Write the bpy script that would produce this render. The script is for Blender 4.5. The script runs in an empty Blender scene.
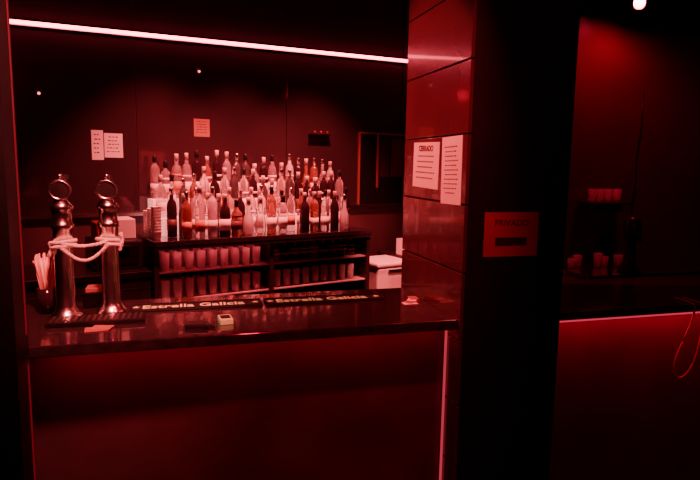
import bpy, bmesh, math, random
from mathutils import Matrix, Vector
random.seed(11)
sc = bpy.context.scene

# ---------------------------------------------------------------- materials
def mat(name, col, rough=0.5, metal=0.0, emit=None, es=0.0, trans=0.0, ior=1.45, noise=0.15, nscale=12, coat=0.0, bump=0.0, spec=0.5):
    m = bpy.data.materials.new(name); m.use_nodes = True
    nt = m.node_tree; b = nt.nodes['Principled BSDF']
    b.inputs['Metallic'].default_value = metal
    b.inputs['Transmission Weight'].default_value = trans
    b.inputs['IOR'].default_value = ior
    b.inputs['Coat Weight'].default_value = coat
    b.inputs['Specular IOR Level'].default_value = spec
    tc = nt.nodes.new('ShaderNodeTexCoord'); nz = nt.nodes.new('ShaderNodeTexNoise')
    nz.inputs['Scale'].default_value = nscale; nz.inputs['Detail'].default_value = 4
    nt.links.new(tc.outputs['Object'], nz.inputs['Vector'])
    r = nt.nodes.new('ShaderNodeMapRange')
    r.inputs['To Min'].default_value = max(0, rough*(1-noise)); r.inputs['To Max'].default_value = min(1, rough*(1+noise))
    nt.links.new(nz.outputs['Fac'], r.inputs['Value']); nt.links.new(r.outputs['Result'], b.inputs['Roughness'])
    cr = nt.nodes.new('ShaderNodeValToRGB')
    cr.color_ramp.elements[0].position = 0.3; cr.color_ramp.elements[1].position = 0.7
    cr.color_ramp.elements[0].color = (*[c*(1-noise) for c in col], 1)
    cr.color_ramp.elements[1].color = (*[min(1, c*(1+noise*0.5)) for c in col], 1)
    nt.links.new(nz.outputs['Fac'], cr.inputs['Fac']); nt.links.new(cr.outputs['Color'], b.inputs['Base Color'])
    if emit:
        b.inputs['Emission Color'].default_value = (*emit, 1); b.inputs['Emission Strength'].default_value = es
    if bump:
        bp = nt.nodes.new('ShaderNodeBump'); bp.inputs['Strength'].default_value = bump
        nt.links.new(nz.outputs['Fac'], bp.inputs['Height']); nt.links.new(bp.outputs['Normal'], b.inputs['Normal'])
    return m

M = {}
M['black'] = mat('black_paint', (0.008, 0.007, 0.008), 0.6)
M['lacquer'] = mat('dark_lacquer_panel', (0.095, 0.04, 0.055), 0.2, coat=0.4, noise=0.25, nscale=2.5)
M['bayred'] = mat('bay_lacquer', (0.14, 0.055, 0.07), 0.3, coat=0.3, noise=0.2, nscale=2)
M['lacq_front'] = mat('counter_front_laminate', (0.10, 0.045, 0.06), 0.42, noise=0.25, nscale=5)
M['stone'] = mat('polished_black_stone', (0.04, 0.025, 0.03), 0.13, noise=0.4, nscale=30, coat=0.5)
M['mirror'] = mat('smoked_mirror', (0.12, 0.065, 0.08), 0.06, metal=0.6, noise=0.1, nscale=2)
M['wallred'] = mat('dark_plaster', (0.11, 0.05, 0.06), 0.55, noise=0.3, nscale=3, bump=0.05)
M['ceil'] = mat('ceiling_paint', (0.05, 0.04, 0.04), 0.8)
M['floor'] = mat('floor_tiles', (0.08, 0.06, 0.06), 0.3, noise=0.3)
M['led'] = mat('led_hot', (1, .4, .35), 0.5, emit=(1, .08, .13), es=22)
M['led_under'] = mat('led_under', (1, .3, .3), 0.5, emit=(1, .02, .07), es=13)
M['led_under2'] = mat('led_under_bay', (1, .3, .3), 0.5, emit=(1, .02, .07), es=28)
M['led_edge'] = mat('led_edge', (.1, .03, .03), 0.5, emit=(1, .05, .11), es=0.7)
M['cab_fill'] = mat('cabinet_fill_glow', (1, .3, .3), 0.5, emit=(1, .07, .10), es=14)
M['led_v'] = mat('led_vertical', (.05, .01, .01), 0.7, emit=(1, .02, .06), es=0.14)
M['led_soft'] = mat('led_soft', (.1, .03, .03), 0.5, emit=(1, .06, .11), es=0.55)
M['lamp'] = mat('lamp_lens', (1, .6, .5), 0.5, emit=(1, .22, .22), es=40)
M['lamp_reflection'] = mat('lamp_reflection_glow', (1, .6, .5), 0.5, emit=(1, .2, .2), es=3)
M['chrome'] = mat('chrome', (0.97, 0.90, 0.88), 0.24, metal=1, noise=0.2)
M['steel'] = mat('brushed_steel', (0.45, 0.42, 0.42), 0.3, metal=1)
M['shelfglass'] = mat('shelf_edge', (0.6, 0.5, 0.5), 0.3)
M['darkmetal'] = mat('dark_metal', (0.05, 0.04, 0.04), 0.3, metal=0.8)
M['plastic'] = mat('black_plastic', (0.02, 0.018, 0.018), 0.35)
M['rubber'] = mat('rubber_mat', (0.02, 0.02, 0.018), 0.6, bump=0.3, nscale=200)
M['paper'] = mat('white_paper', (0.97, 0.94, 0.9), 0.8, noise=0.04)
M['paperred'] = mat('red_paper', (0.40, 0.14, 0.13), 0.6, noise=0.1)
M['ink'] = mat('ink', (0.03, 0.02, 0.02), 0.7)
M['print'] = mat('print_added_glow', (0.9, 1.0, 0.5), 0.6, emit=(0.8, 0.5, 0.2), es=0.22)  # glow put into the print colour, standing in for non-red light
M['white'] = mat('white_plastic', (0.92, 0.88, 0.84), 0.35, noise=0.05)
M['acrylic'] = mat('lit_acrylic', (0.9, 0.7, 0.68), 0.4, emit=(1, .22, .22), es=1.5, noise=0.3, nscale=8)
M['glass'] = mat('clear_glass', (0.95, 0.84, 0.84), 0.04, trans=0.8, ior=1.4, noise=0.02)
M['thin'] = mat('tumbler_glass', (0.95, 0.87, 0.87), 0.08, trans=0.55, ior=1.2, noise=0.02)
M['g_amber'] = mat('amber_spirit', (0.5, 0.18, 0.15), 0.06, trans=0.6, ior=1.35)
M['g_dark'] = mat('dark_glass', (0.03, 0.015, 0.018), 0.08)
M['g_green'] = mat('green_glass', (0.12, 0.11, 0.10), 0.07, trans=0.4)
M['g_frost'] = mat('frosted_glass', (0.85, 0.74, 0.75), 0.35, trans=0.4)
M['label1'] = mat('label_cream', (0.93, 0.85, 0.78), 0.6)
M['label2'] = mat('label_dark', (0.12, 0.05, 0.05), 0.5)
M['label3'] = mat('label_red', (0.6, 0.12, 0.12), 0.5)
M['trinket'] = mat('dark_red_enamel', (0.2, 0.04, 0.04), 0.4)
M['cap1'] = mat('cap_black', (0.03, 0.03, 0.03), 0.35)
M['cap2'] = mat('cap_silver', (0.8, 0.75, 0.72), 0.25, metal=1)
M['cap3'] = mat('cap_cream', (0.85, 0.75, 0.65), 0.4)
M['wood'] = mat('dark_cabinet_wood', (0.035, 0.02, 0.02), 0.4, nscale=20)
M['rope'] = mat('rope_fibre', (0.9, 0.82, 0.76), 0.7, nscale=80)
M['straw'] = mat('straws', (0.9, 0.5, 0.48), 0.4)

# ---------------------------------------------------------------- mesh builder
class MB:
    def __init__(s): s.bm = bmesh.new(); s.ms = []
    def mi(s, k):
        if k not in s.ms: s.ms.append(k)
        return s.ms.index(k)
    def box(s, x0, x1, y0, y1, z0, z1, k, bev=0.0, rot=0.0):
        r = bmesh.ops.create_cube(s.bm, size=1)
        vs = r['verts']; fs = set()
        c = Vector(((x0+x1)/2, (y0+y1)/2, (z0+z1)/2))
        for v in vs:
            p = Vector((v.co.x*(x1-x0), v.co.y*(y1-y0), v.co.z*(z1-z0)))
            if rot: p = Matrix.Rotation(rot, 3, 'Z') @ p
            v.co = p + c
            for f in v.link_faces: fs.add(f)
        i = s.mi(k)
        for f in fs: f.material_index = i
        if bev:
            es = {e for v in vs for e in v.link_edges}
            r2 = bmesh.ops.bevel(s.bm, geom=list(es), offset=bev, segments=2, affect='EDGES', profile=0.5)
            for f in r2['faces']: f.material_index = i
    def lathe(s, prof, c, k, seg=16, M3=None, sq=False):
        i = s.mi(k); rings = []
        for (r, z) in prof:
            ring = []
            for a in range(seg):
                t = 2*math.pi*a/seg
                if sq:
                    cx, cy = math.cos(t), math.sin(t); q = (abs(cx)**5+abs(cy)**5)**(-0.2)
                    if r < 0.02: q = 1
                    p = Vector((r*q*cx, r*q*cy, z))
                else: p = Vector((r*math.cos(t), r*math.sin(t), z))
                if M3: p = M3 @ p
                ring.append(s.bm.verts.new(p + Vector(c)))
            rings.append(ring)
        for a, b in zip(rings, rings[1:]):
            for j in range(seg):
                f = s.bm.faces.new((a[j], a[(j+1) % seg], b[(j+1) % seg], b[j])); f.material_index = i; f.smooth = True
        if prof[0][0] > 1e-4: f = s.bm.faces.new(rings[0][::-1]); f.material_index = i
        if prof[-1][0] > 1e-4: f = s.bm.faces.new(rings[-1]); f.material_index = i
    def tube(s, pts, r, k, seg=8, closed=False):
        i = s.mi(k); pts = [Vector(p) for p in pts]; n = len(pts); rings = []
        for a in range(n):
            if closed: d = pts[(a+1) % n] - pts[a-1]
            else: d = pts[min(a+1, n-1)] - pts[max(a-1, 0)]
            d.normalize()
            up = Vector((0, 0, 1)) if abs(d.z) < 0.9 else Vector((1, 0, 0))
            e1 = d.cross(up).normalized(); e2 = e1.cross(d)
            rr = r[a] if isinstance(r, list) else r
            rings.append([s.bm.verts.new(pts[a] + rr*(math.cos(2*math.pi*j/seg)*e1 + math.sin(2*math.pi*j/seg)*e2)) for j in range(seg)])
        R = list(zip(rings, rings[1:])) + ([(rings[-1], rings[0])] if closed else [])
        for a, b in R:
            for j in range(seg):
                f = s.bm.faces.new((a[j], a[(j+1) % seg], b[(j+1) % seg], b[j])); f.material_index = i; f.smooth = True
        if not closed:
            for ring in (rings[0][::-1], rings[-1]):
                f = s.bm.faces.new(ring); f.material_index = i
    def done(s, name, mw=None, parent=None):
        bmesh.ops.recalc_face_normals(s.bm, faces=s.bm.faces[:])
        me = bpy.data.meshes.new(name); s.bm.to_mesh(me); s.bm.free()
        for k in s.ms: me.materials.append(M[k])
        o = bpy.data.objects.new(name, me); sc.collection.objects.link(o)
        if mw is not None: o.matrix_world = mw
        if parent: o.parent = parent
        return o

def text(body, size, mw, parent, k='ink', name='lettering', align='CENTER', bold=0.0):
    cu = bpy.data.curves.new(name, 'FONT'); cu.body = body; cu.size = size; cu.extrude = 0.0006; cu.offset = bold
    cu.align_x = align; cu.align_y = 'CENTER'; cu.materials.append(M[k])
    o = bpy.data.objects.new(name, cu); sc.collection.objects.link(o)
    o.parent = parent; o.matrix_local = mw
    return o

def light(name, typ, loc, energy, col=(1, .02, .07), target=None, size=0.3, parent=None, **kw):
    l = bpy.data.lights.new(name, typ); l.energy = energy; l.color = col
    if typ == 'AREA': l.size = size
    else: l.shadow_soft_size = size
    for a, b in kw.items(): setattr(l, a, b)
    o = bpy.data.objects.new(name, l); sc.collection.objects.link(o); o.location = loc
    if target is not None:
        o.rotation_euler = (Vector(target)-Vector(loc)).to_track_quat('-Z', 'Y').to_euler()
    return o

A17 = math.radians(17)
ex = Vector((math.cos(A17), math.sin(A17), 0)); ey = Vector((math.sin(A17), -math.cos(A17), 0))
O = Vector((-0.385, 4.32, 0))
BM_ = Matrix.Translation(O) @ Matrix.Rotation(A17, 4, 'Z')
def B(u, v, z): return O + ex*u + ey*v + Vector((0, 0, z))

H = 3.3
# ---------------------------------------------------------------- shell
def simple(name, args, k, mw=None, bev=0):
    m = MB(); m.box(*args, k, bev); return m.done(name, mw)
simple('floor', (-3.6, 7, -3, 7, -0.1, 0), 'floor')
simple('ceiling', (-3.6, 7, -3, 7, H, H+0.1), 'ceil')
simple('wall_back', (-3.6, 2.72, 0.0, 0.12, 0, H), 'wallred', BM_)
simple('wall_left', (-3.7, -3.6, -3, 5, 0, H), 'black')
simple('wall_right', (7, 7.1, -3, 7, 0, H), 'wallred')
simple('wall_front', (-3.6, 7, -3.1, -3, 0, H), 'wallred')
simple('wall_bay_side', (2.2, 2.3, 3.4, 5.2, 0, H), 'wallred')
simple('wall_bay_back', (2.2, 7, 3.4, 3.5, 0, H), 'bayred')
simple('wall_partition_left', (-3.6, -0.5, 1.85, 1.985, 0, H), 'black')
simple('wall_header', (-0.5, 7, 1.99, 2.6, 2.75, H), 'black')

# pillar with grooved lacquer panels on its inner (bar) face
m = MB()
m.box(1.035, 1.475, 1.97, 2.62, 0, 2.75, 'black')
zs = [0.0, 0.24, 0.49, 0.75, 1.02, 1.29, 1.555, 1.825, 2.10, 2.37, 2.75]
for a, b in zip(zs, zs[1:]):
    m.box(1.02, 1.0352, 1.972, 2.618, a+0.003, b-0.003, 'lacquer', 0.002)
m.done('pillar')

# mirror panels on back wall
m = MB()
for k in range(-3, 3):
    u0 = 0.05+1.17*k
    u1 = min(u0+1.17, 2.70)
    m.box(u0+0.003, u1-0.003, -0.012, -0.001, 1.34, H-0.01, 'mirror', 0.001)
m.done('wall_mirror', BM_)
simple('trim_1', (-3.4, 2.68, -0.03, -0.001, 1.315, 1.338), 'steel', BM_)

# LED strip on back wall (mounted with a slight slope)
m = MB()
m.box(-3.12, 0.35, -0.035, -0.013, -0.018, 0.017, 'steel')
m.box(-3.12, 0.35, -0.05, -0.0352, -0.010, 0.010, 'led')
m.done('cabinet_fill_strip', BM_ @ Matrix.Translation((2.2, 0, 2.635)) @ Matrix.Rotation(math.radians(-1.9), 4, 'Y'))

# LED verticals
m = MB(); m.box(-0.4995, -0.496, 1.957, 1.963, 1.15, 2.38, 'led_v'); m.box(-0.4995, -0.496, 1.957, 1.963, 0.1, 1.05, 'led_v')
m.done('cabinet_fill_strip')
m = MB(); m.box(1.011, 1.019, 2.075, 2.083, 0.05, 1.03, 'led_soft'); m.done('cabinet_fill_strip')

# ---------------------------------------------------------------- front counters
def counter(x0, x1):
    m = MB()
    m.box(x0, x1, 1.99, 2.60, 1.06, 1.10, 'stone', 0.004)
    m.box(x0, x1, 2.10, 2.14, 0.0, 1.06, 'lacq_front')
    m.box(x0, x1, 2.095, 2.10, 0.0, 0.10, 'darkmetal')
    m.box(x0, x1, 2.14, 2.55, 0.55, 0.57, 'wood')
    for x in (x0+0.02, x1-0.02):
        m.box(x-0.018, x+0.018, 2.14, 2.56, 0, 1.06, 'wood')
    return m.done('bar_counter')
counter(-1.4, 1.018); rc = counter(1.478, 5.0)
m = MB(); m.box(-0.47, 1.0, 2.022, 2.040, 1.0545, 1.0595, 'led_under'); m.done('cabinet_fill_strip')
m = MB(); m.box(1.49, 4.9, 2.022, 2.045, 1.0545, 1.0595, 'led_under2'); m.box(1.482, 4.9, 1.984, 1.9895, 1.062, 1.068, 'led_edge'); m.done('cabinet_fill_strip')

# ---------------------------------------------------------------- beer towers
TA = (-0.457, 2.36); TB = (-0.30, 2.40)
def tower(cx, cy):
    m = MB(); z = 1.101
    m.lathe([(0.058, 0), (0.058, 0.008), (0.048, 0.018), (0.040, 0.03), (0.034, 0.045), (0.034, 0.34), (0.040, 0.345), (0.040, 0.36), (0.034, 0.365),
             (0.034, 0.41), (0.040, 0.415), (0.040, 0.43), (0.028, 0.44), (0.020, 0.45), (0.018, 0.46), (0.0, 0.462)], (cx, cy, z), 'chrome', 28)
    R = Matrix.Rotation(math.radians(90), 3, 'X')
    m.lathe([(0.0, -0.030), (0.024, -0.030), (0.034, -0.022), (0.036, 0.0), (0.034, 0.022), (0.0, 0.024)], (cx, cy, z+0.488), 'plastic', 24, R)
    m.lathe([(0.038, 0.012), (0.040, 0.020), (0.038, 0.028), (0.033, 0.029), (0.031, 0.024)], (cx, cy, z+0.488), 'chrome', 24, R)
    m.lathe([(0.0, 0.0), (0.012, 0.0), (0.010, 0.015), (0.012, 0.022), (0.0, 0.026)], (cx, cy, z+0.522), 'chrome', 12)
    m.tube([(cx, cy+0.02, z+0.445), (cx, cy+0.07, z+0.445), (cx, cy+0.10, z+0.43), (cx, cy+0.11, z+0.38)], 0.011, 'chrome')
    m.tube([(cx, cy+0.075, z+0.445), (cx, cy+0.085, z+0.50), (cx, cy+0.10, z+0.54)], [0.007, 0.009, 0.013], 'plastic')
    return m
t1 = tower(*TA).done('beer_tap_tower')
m = tower(*TB); m.done('beer_tap_tower')
# rope wrapped round both towers
m = MB()
def helixrope(path, r, tw):
    pts = [Vector(p) for p in path]
    for ph in (0, math.pi*2/3, math.pi*4/3):
        q = []
        L = 0
        for i, p in enumerate(pts):
            d = (pts[min(i+1, len(pts)-1)]-pts[max(i-1, 0)]).normalized()
            e1 = d.cross(Vector((0, 0, 1))).normalized(); e2 = e1.cross(d)
            if i: L += (p-pts[i-1]).length
            t = L*tw+ph
            q.append(p+e1*math.cos(t)*r*0.6+e2*math.sin(t)*r*0.6)
        m.tube(q, r*0.62, 'rope', 6)
for (cx, cy) in (TA, TB):
    for dz in (0.275, 0.292):
        helixrope([(cx+0.043*math.cos(t*0.2), cy+0.043*math.sin(t*0.2), 1.10+dz+0.006*math.sin(t*0.2+cx*9)) for t in range(0, 33)], 0.007, 160)
N = 30
for dip, off in ((0.045, -0.004), (0.012, 0.012)):
    helixrope([(TA[0]+(TB[0]-TA[0])*i/N, TA[1]+(TB[1]-TA[1])*i/N-0.045, 1.38-dip*math.sin(math.pi*i/N)*1.2+off) for i in range(N+1)], 0.006, 160)
helixrope([(TA[0]-0.042+0.006*math.sin(i*.4), TA[1]-0.02, 1.39-0.05*i/10) for i in range(11)], 0.007, 160)
helixrope([(TB[0]+0.045+0.006*math.sin(i*.4), TB[1]-0.02, 1.42-0.07*i/10) for i in range(11)], 0.007, 160)
m.done('decorative_rope', parent=t1)

# drip tray
m = MB()
m.box(-0.50, -0.16, 2.20, 2.30, 1.101, 1.118, 'darkmetal', 0.003)
for i in range(16):
    m.box(-0.49+i*0.0205, -0.482+i*0.0205, 2.21, 2.29, 1.118, 1.121, 'steel')
m.done('drip_tray')
# straw holder
m = MB()
sx, sy = -0.54, 2.44
m.lathe([(0.030, 0), (0.036, 0.10), (0.033, 0.10), (0.028, 0.006), (0, 0.006)], (sx, sy, 1.101), 'g_dark', 20)
for i in range(30):
    a = random.random()*6.28; r0 = random.uniform(0, 0.02); dx = random.uniform(-0.05, 0.05); dy = random.uniform(-0.02, 0.02)
    x = sx+r0*math.cos(a); y = sy+r0*math.sin(a)*0.6
    m.tube([(x, y, 1.108), (x+dx*0.4, y+dy*.3, 1.20), (x+dx, y+dy, 1.32+random.uniform(-.02, .02))], 0.004, 'straw', 6)
m.done('drinking_straws')
# napkin dispenser behind towers
m = MB()
m.box(-0.42, -0.34, 2.49, 2.58, 1.101, 1.16, 'darkmetal', 0.004)
m.box(-0.41, -0.35, 2.495, 2.575, 1.16, 1.18, 'paperred', 0.003)
m.done('napkin_dispenser')
m = MB(); m.box(-0.36, -0.28, 2.12, 2.18, 1.101, 1.103, 'paperred', 0, 0.1); m.box(-0.34, -0.27, 2.13, 2.19, 1.103, 1.105, 'paperred', 0, -0.2); m.done('paper_napkins')

# bar mats
for x0, x1 in ((-0.23, 0.30), (0.315, 0.85)):
    m = MB()
    m.box(-(x1-x0)/2, (x1-x0)/2, -0.05, 0.05, 0, 0.006, 'rubber', 0.002)
    for y in (-0.046, 0.046): m.box(-(x1-x0)/2+.002, (x1-x0)/2-.002, y-0.003, y+0.003, 0.006, 0.010, 'rubber')
    for x in (-(x1-x0)/2+0.004, (x1-x0)/2-0.004): m.box(x-0.003, x+0.003, -0.049, 0.049, 0.006, 0.010, 'rubber')
    o = m.done('bar_mat', Matrix.Translation(((x0+x1)/2, 2.42, 1.101)))
    text('Estrella Galicia', 0.070, Matrix.Translation((-0.015, -0.004, 0.0068)), o, 'print', bold=0.001)
    for cx in (0.238, -0.245):
        st = MB()
        vs = [st.bm.verts.new((cx+(0.018 if i % 2 == 0 else 0.008)*math.sin(i*math.pi/5), (0.018 if i % 2 == 0 else 0.008)*math.cos(i*math.pi/5), 0.0075)) for i in range(10)]
        f = st.bm.faces.new(vs); f.material_index = st.mi('print'); st.done('star', parent=o)

# car key, cigarette pack, receipts
m = MB()
m.box(-0.05, 0.03, -0.028, 0.028, 0, 0.018, 'plastic', 0.006)
m.box(0.025, 0.055, -0.018, 0.014, 0, 0.012, 'plastic', 0.005)
m.tube([(-0.05+0.014*math.cos(t*.5)-0.012, 0.014*math.sin(t*.5), 0.006) for t in range(13)], 0.0018, 'chrome', 6)
m.done('car_key_fob', Matrix.Translation((0.035, 2.10, 1.1005)) @ Matrix.Rotation(-.15, 4, 'Z'))
m = MB()
m.box(-0.024, 0.024, -0.038, 0.038, 0, 0.02, 'print', 0.002)
m.box(-0.018, 0.018, -0.02, 0.025, 0.02, 0.021, 'ink')
m.box(-0.0245, 0.0245, 0.018, 0.0205, -0.0, 0.0205, 'ink')
m.done('cigarette_pack', Matrix.Translation((0.13, 2.15, 1.1005)) @ Matrix.Rotation(.1, 4, 'Z'))
m = MB()
for i in range(4):
    m.box(0.90+0.015*i, 0.965+0.012*i, 2.26+0.02*i, 2.30+0.02*i, 1.1005+0.003*i, 1.103+0.003*i, 'paperred' if i % 2 else 'paper', 0, 0.5*i)
m.done('paper_receipts')

# ---------------------------------------------------------------- back bar
m = MB()
L = 1.66
def V(u0, u1, v0, v1, z0, z1, k, bev=0): m.box(u0, u1, -v1, -v0, z0, z1, k, bev)
V(0, L, 0.035, 0.62, 1.165, 1.20, 'stone', 0.003)
V(0, L, 0.606, 0.618, 1.145, 1.1655, 'stone')
V(0.0, L, 0.035, 0.06, 0.0, 1.165, 'wallred')
for u in (0.0, 0.80, L-0.03): V(u, u+0.03, 0.06, 0.60, 0.0, 1.165, 'wood')
V(0.03, L-0.03, 0.06, 0.58, 0.60, 0.62, 'wood')
V(0.03, L-0.03, 0.06, 0.58, 0.80, 0.81, 'shelfglass')
V(0.03, L-0.03, 0.06, 0.58, 0.985, 0.995, 'shelfglass')
V(0.03, L-0.03, 0.06, 0.60, 0.05, 0.60, 'wood')
cab = m.done('back_bar_cabinet', BM_)
m = MB(); V(0.05, 0.78, 0.588, 0.600, 1.157, 1.1645, 'cab_fill'); m.done('cabinet_fill_strip', BM_)  # added strip that brightens the glasses on the shelves
m = MB()
V(-2.2, -0.02, 0.035, 0.62, 0.98, 1.02, 'darkmetal', 0.003)
V(-2.2, -0.02, 0.04, 0.58, 0.0, 0.98, 'wood')
V(-0.60, -0.58, 0.58, 0.585, 0.1, 0.95, 'steel')
V(-0.22, -0.2, 0.585, 0.61, 0.3, 0.9, 'steel')
V(-2.2, -0.02, 0.58, 0.585, 0.9, 0.91, 'steel')
m.done('under_counter_fridge', BM_)
m = MB()
V(-0.33, -0.04, 0.12, 0.5, 1.021, 1.20, 'plastic', 0.01)
V(-0.30, -0.07, 0.5, 0.505, 1.06, 1.17, 'darkmetal')
V(-0.25, -0.12, 0.505, 0.52, 1.165, 1.175, 'steel')
m.done('ice_maker', BM_)

# stepped display
m = MB()
V(0.10, 1.60, 0.06, 0.21, 1.2015, 1.44, 'acrylic', 0.004)
V(0.10, 1.60, 0.21, 0.36, 1.2015, 1.32, 'acrylic', 0.004)
m.done('bottle_display_riser', BM_)

def bottle(m, x, y, z, kind, sc_, body, label, cap):
    P = {
     'bord': ([(0.032, 0), (0.034, .005), (0.034, .185), (0.028, .215), (0.014, .235), (0.0125, .29)], .29, .0145),
     'tall': ([(0.030, 0), (0.033, .005), (0.034, .215), (0.025, .240), (0.013, .252), (0.0125, .30)], .30, .015),
     'squat': ([(0.037, 0), (0.040, .006), (0.040, .14), (0.035, .17), (0.016, .195), (0.0145, .25)], .25, .017),
     'taper': ([(0.027, 0), (0.030, .005), (0.038, .17), (0.033, .20), (0.015, .225), (0.014, .275)], .275, .0175),
     'sq': ([(0.031, 0), (0.033, .004), (0.033, .175), (0.028, .20), (0.014, .215), (0.0125, .27)], .27, .016),
     'bulb': ([(0.028, 0), (0.038, .02), (0.040, .08), (0.033, .13), (0.015, .175), (0.013, .265)], .265, .016)}
    prof, top, cr = P[kind]
    prof = [(r*0.97, zz*sc_) for r, zz in prof]; top *= sc_
    sq = kind == 'sq'
    m.lathe(prof, (x, y, z), body, 16, None, sq)
    m.lathe([(cr, top-0.035), (cr, top+0.008), (cr*0.9, top+0.014), (0, top+0.014)], (x, y, z), cap, 12)
    if label and kind != 'bulb':
        r = prof[2][0]*1.02; r0 = prof[1][0]*1.02
        if kind == 'taper':
            f = lambda zz: r0+(r-r0)*zz/(prof[2][1])+0.0008
            m.lathe([(f(.05), .05), (f(.12), .12)], (x, y, z), label, 16)
        else:
            m.lathe([(r, 0.045), (r, 0.11*sc_)], (x, y, z), label, 16, None, sq)
            if random.random() < 0.4: m.lathe([(r, 0.14*sc_), (r, 0.155*sc_)], (x, y, z), label, 16, None, sq)
kinds = ['bord', 'tall', 'squat', 'taper', 'sq', 'bulb', 'bord', 'tall', 'tall']
bodies = ['glass', 'glass', 'glass', 'glass', 'g_frost', 'g_amber', 'g_dark', 'g_green', 'g_dark', 'g_amber', 'glass']
labels = ['label1', 'label1', 'label2', 'label3', None, 'label1', 'label1']
caps = ['cap1', 'cap2', 'cap3', 'cap1', 'cap3', 'cap2', 'cap3']
m = MB()
for (v, z, u0, u1, n) in ((0.135, 1.4415, 0.10, 1.60, 20), (0.285, 1.3215, 0.10, 1.60, 20), (0.42, 1.2015, 0.13, 1.58, 18), (0.535, 1.2015, 0.10, 1.50, 16)):
    for i in range(n):
        u = u0+(u1-u0)*(i+0.5)/n
        kd = random.choice(kinds)
        if v > 0.5 and random.random() < 0.2: continue
        bottle(m, u, -v+random.uniform(-.008, .008), z, kd, random.uniform(0.93, 1.12), random.choice(bodies), random.choice(labels), random.choice(caps))
m.done('liquor_bottles', BM_)

def tumbler(m, x, y, z, h=0.13, r=0.03, k='thin'):
    m.lathe([(0, 0), (r*0.8, 0), (r*0.85, 0.004), (r, h), (r*0.93, h), (r*0.78, 0.012), (0, 0.012)], (x, y, z), k, 14)
m = MB()
for zz, h in ((0.9955, 0.12), (0.8105, 0.12)):
    for row in range(2):
        for i in range(9):
            tumbler(m, 0.085+i*0.08, -(0.53-row*0.11), zz, h, 0.031)
for i in range(9):
    tumbler(m, 0.89+i*0.08, -0.52, 0.8105, 0.12, 0.030)
m.done('drinking_glasses', BM_)
m = MB()
for i in range(9):
    bottle(m, 0.88+i*0.082, -0.50, 0.9955, 'squat', 0.55, random.choice(['g_dark', 'g_green', 'g_amber']), random.choice(['label3', 'label1']), 'cap2')
m.done('mixer_bottles', BM_)
m = MB()
for i, (u, v) in enumerate(((0.045, .50), (0.045, .40), (0.045, .30))):
    for j in range(9 - i):
        m.lathe([(0.026, 0), (0.033, 0.05), (0.035, 0.052), (0.031, 0.052), (0.024, 0.003), (0, 0.003)], (u, -v, 1.2015+j*0.02), 'white', 16)
m.done('plastic_cup_stacks', BM_)
m = MB()
V(-0.30, -0.19, 0.2, 0.40, 1.2005, 1.31, 'trinket', 0.006); V(-0.17, -0.06, 0.2, 0.40, 1.2005, 1.33, 'white', 0.006)
V(-0.29, -0.20, 0.405, 0.4065, 1.23, 1.27, 'label3')
m.done('carton_box', BM_)

m = MB()
V(1.76, 2.10, 0.22, 0.58, 0.002, 0.88, 'white', 0.02)
V(1.75, 2.11, 0.21, 0.59, 0.88, 0.915, 'white', 0.012)
V(1.86, 2.0, 0.59, 0.60, 0.84, 0.86, 'darkmetal')
m.done('waste_bin', BM_)
m = MB()
V(2.14, 2.50, 0.04, 0.52, 0.0, 0.90, 'wood'); V(2.13, 2.51, 0.04, 0.53, 0.90, 0.925, 'stone', 0.003)
V(2.20, 2.44, 0.52, 0.54, 0.8, 0.815, 'steel')
m.done('side_cabinet', BM_)
m = MB(); V(2.15, 2.30, 0.30, 0.46, 0.926, 1.07, 'white', 0.004); V(2.22, 2.23, 0.298, 0.462, 1.07, 1.071, 'label3'); m.done('carton_box', BM_)

# service hatch window on back wall
m = MB()
V(1.93, 2.44, 0.013, 0.016, 1.36, 1.97, 'black')
for a in ((1.92, 1.935, 1.35, 1.98), (2.435, 2.45, 1.35, 1.98), (2.12, 2.135, 1.5, 1.98)): V(a[0], a[1], 0.013, 0.03, a[2], a[3], 'paperred')
V(1.92, 2.45, 0.013, 0.03, 1.975, 1.99, 'paperred')
V(2.16, 2.26, 0.016, 0.02, 1.60, 1.95, 'lacquer'); V(2.28, 2.42, 0.016, 0.02, 1.60, 1.95, 'bayred')
m.done('window_1', BM_)
m = MB(); V(1.42, 1.62, 0.013, 0.08, 1.945, 1.955, 'steel')
for u in (1.46, 1.52, 1.58): m.lathe([(0.012, 0), (0.012, 0.02), (0, 0.022)], (u, -0.05, 1.9555), 'trinket', 10)
m.done('wall_shelf', BM_)
for u, z in ((-0.546, 2.12), (0.5, 2.36)):  # glowing dots added as stand-ins for lamps reflected in the mirror
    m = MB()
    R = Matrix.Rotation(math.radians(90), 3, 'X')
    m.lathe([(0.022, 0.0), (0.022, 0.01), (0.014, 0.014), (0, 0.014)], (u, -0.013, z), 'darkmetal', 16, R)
    m.lathe([(0.009, 0.0141), (0.008, 0.02), (0, 0.022)], (u, -0.013, z), 'lamp_reflection', 12, R)
    m.done('mirrored_lamp_dot', BM_)

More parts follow.
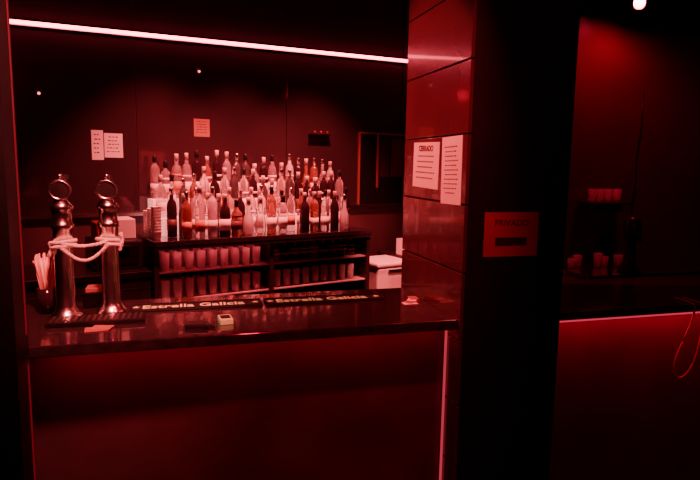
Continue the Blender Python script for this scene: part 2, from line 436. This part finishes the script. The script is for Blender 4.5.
# ---------------------------------------------------------------- notices
def notice(w, h, mw, name='wall_notice', k='paper', head=None, lines=5, bars=True):
    m = MB(); m.box(-w/2, w/2, -h/2, h/2, 0, 0.0015, k)
    if bars:
        y = h/2-(0.30*h if head else 0.15*h)
        step = (y+h*0.40)/lines
        for i in range(lines):
            l = random.uniform(0.5, 0.75)*w
            x = -l/2
            while x < l/2-0.01:
                ww = random.uniform(0.008, 0.02); ww = min(ww, l/2-x)
                m.box(x, x+ww, y-step*i-step*0.14, y-step*i+step*0.10, 0.0015, 0.0018, 'ink'); x += ww+0.007
    o = m.done(name, mw)
    if head: text(head, h*0.17, Matrix.Translation((0, h*0.36, 0.0018)), o, bold=0.0008)
    return o
def onpillar(y, z, roll=0):
    R = Matrix(((0, 0, -1, 0), (-1, 0, 0, 0), (0, 1, 0, 0), (0, 0, 0, 1)))
    return Matrix.Translation((1.0195, y, z)) @ R @ Matrix.Rotation(roll, 4, 'Z')
notice(0.28, 0.20, onpillar(2.36, 1.705, -.02), head='CERRADO', lines=5)
notice(0.18, 0.27, onpillar(2.10, 1.685, .02), lines=11)
Rf = Matrix.Rotation(math.radians(90), 4, 'X')
o = notice(0.24, 0.175, Matrix.Translation((1.225, 1.9695, 1.44)) @ Rf, k='paperred', head=None, lines=2, bars=False)
text('PRIVADO', 0.036, Matrix.Translation((0, 0.045, 0.0018)), o)
mm = MB(); mm.box(-0.07, 0.07, -0.045, -0.012, 0.0016, 0.0022, 'ink'); mm.done('stripe', parent=o)
for (u, z, w, h) in ((-0.208, 1.805, 0.075, 0.20), (-0.105, 1.805, 0.12, 0.165), (0.518, 1.955, 0.12, 0.13)):
    notice(w, h, BM_ @ Matrix.Translation((u, -0.0125, z)) @ Rf, k='paper' if u < 0 else 'paperred', lines=5)

# ---------------------------------------------------------------- right bay
m = MB()
m.box(2.32, 5, 2.85, 3.395, 1.02, 1.06, 'stone', 0.003); m.box(2.34, 5, 2.9, 3.395, 0, 1.02, 'wood'); m.done('back_bar_cabinet')
m = MB()
m.box(2.62, 2.95, 3.24, 3.395, 1.46, 1.475, 'wood', 0.002); m.box(2.66, 2.68, 3.28, 3.395, 1.41, 1.46, 'steel'); m.box(2.88, 2.90, 3.28, 3.395, 1.41, 1.46, 'steel')
m.done('wall_shelf')
m = MB()
for i in range(4): tumbler(m, 2.67+i*0.068, 3.31, 1.476, 0.09, 0.03)
m.done('drinking_glasses')
m = MB()
for i, x in enumerate((2.40, 2.47, 2.60, 2.68, 2.76)): tumbler(m, x, 3.12+0.04*(i % 2), 1.061, 0.06+0.015*(i % 3), 0.03)
m.done('drinking_glasses')
m = MB()
m.lathe([(0.07, 0), (0.07, 0.01), (0.035, 0.03), (0.03, 0.2), (0.045, 0.22), (0.055, 0.28), (0.045, 0.33), (0.02, 0.35), (0, 0.352)], (2.68, 2.93, 1.061), 'plastic', 20)
m.tube([(2.68, 2.93, 1.31), (2.68, 2.87, 1.31), (2.68, 2.85, 1.26)], 0.012, 'darkmetal')
m.done('soda_dispenser')
m = MB(); m.tube([(3.10, 3.388, 2.25), (3.105, 3.388, 2.0), (3.085, 3.388, 1.8), (3.095, 3.388, 1.6), (3.075, 3.388, 1.4)], 0.004, 'plastic'); m.done('power_cord')
def smooth(pts, it=3):
    P = [Vector(p) for p in pts]
    for _ in range(it):
        Q = [P[0]]
        for a, b in zip(P, P[1:]): Q += [a*.75+b*.25, a*.25+b*.75]
        Q.append(P[-1]); P = Q
    return P
m = MB()
pts = [(2.20, 2.1, 1.106), (2.20, 2.02, 1.106), (2.19, 1.975, 1.10), (2.16, 1.972, 1.0), (2.10, 1.972, 0.88), (2.09, 1.972, 0.80), (2.13, 1.972, 0.76), (2.19, 1.972, 0.80), (2.23, 1.972, 0.92), (2.24, 1.975, 1.10), (2.24, 2.02, 1.106), (2.24, 2.1, 1.106)]
m.tube(smooth(pts), 0.004, 'paperred', 8); m.done('hose_cable', parent=rc)

# ---------------------------------------------------------------- visible ceiling spot, added fill spots, room light
def spot_fixture(x, y, tgt, energy, col=(1, .03, .07), drop=0.10, ang=80, hot=True, sz=0.04, face=None):
    m = MB()
    p = Vector((x, y, H-0.002)); head = Vector((x, y, H-drop-0.05))
    d = (Vector(tgt)-head).normalized()
    dd = (Vector(face)-head).normalized() if face else d
    q = dd.to_track_quat('Z', 'Y').to_matrix()
    m.lathe([(0.05, -0.02), (0.05, 0)], p, 'darkmetal', 16)
    m.tube([p-Vector((0, 0, .02)), head], 0.008, 'darkmetal')
    m.lathe([(0.0, -0.06), (0.03, -0.055), (0.04, 0.0), (0.045, 0.06), (0.040, 0.06), (0.036, 0.045)], head, 'darkmetal', 20, q)
    m.lathe([(0.035, 0.046), (0.0, 0.05)], head, 'lamp' if hot else 'led_v', 20, q)
    o = m.done('ceiling_spot_or_fill')
    l = light('spot_beam', 'SPOT', head+dd*0.09, energy, col, tgt, sz, spot_size=math.radians(ang), spot_blend=0.8)
    l.parent = o
    return o
spot_fixture(2.83, 3.20, (2.9, 3.35, 1.2), 24, drop=0.475, ang=150, face=(1.2, 0.8, 1.9))
for u in (0.2, 0.8, 1.4):
    p = B(u, 0.95, 0); spot_fixture(p.x, p.y, tuple(B(u, 0.32, 1.2)), 330, (1, .10, .11), ang=66, hot=False)  # unseen spots added to light the bottle display
p = B(1.55, 2.0, 0); spot_fixture(p.x, p.y, tuple(B(1.95, 0.58, 0.75)), 650, (1, .10, .11), ang=24, hot=False)  # unseen spot added to brighten the waste bin
p = B(-0.3, 1.2, 0); spot_fixture(p.x, p.y, (1.02, 2.3, 1.8), 400, (1, .07, .08), ang=42, hot=False)  # unseen spot added to lift the pillar panels and notices
spot_fixture(-0.1, 1.2, (-0.35, 2.4, 1.3), 550, (1, .12, .12), ang=38, hot=False, sz=0.08)  # unseen spot added for highlights on the beer towers
spot_fixture(0.9, 1.1, (0.5, 2.4, 1.1), 170, (1, .05, .07), ang=50, hot=False)  # unseen spot added to brighten the small items on the counter
light('red_flood_room', 'POINT', (0.6, -1.6, 3.0), 38, (1, .012, .06), None, 0.1)

w = bpy.data.worlds.new('World'); sc.world = w; w.use_nodes = True
w.node_tree.nodes['Background'].inputs[0].default_value = (0.01, 0.0005, 0.001, 1)

cam = bpy.data.cameras.new('Camera'); co = bpy.data.objects.new('Camera', cam); sc.collection.objects.link(co)
cam.lens = 29.3; cam.sensor_width = 36
co.matrix_world = Matrix.Translation((0, 0, 1.7)) @ Matrix.Rotation(math.radians(-16), 4, 'Z') @ Matrix.Rotation(math.radians(82.5), 4, 'X') @ Matrix.Rotation(math.radians(1.0), 4, 'Z')
sc.camera = co
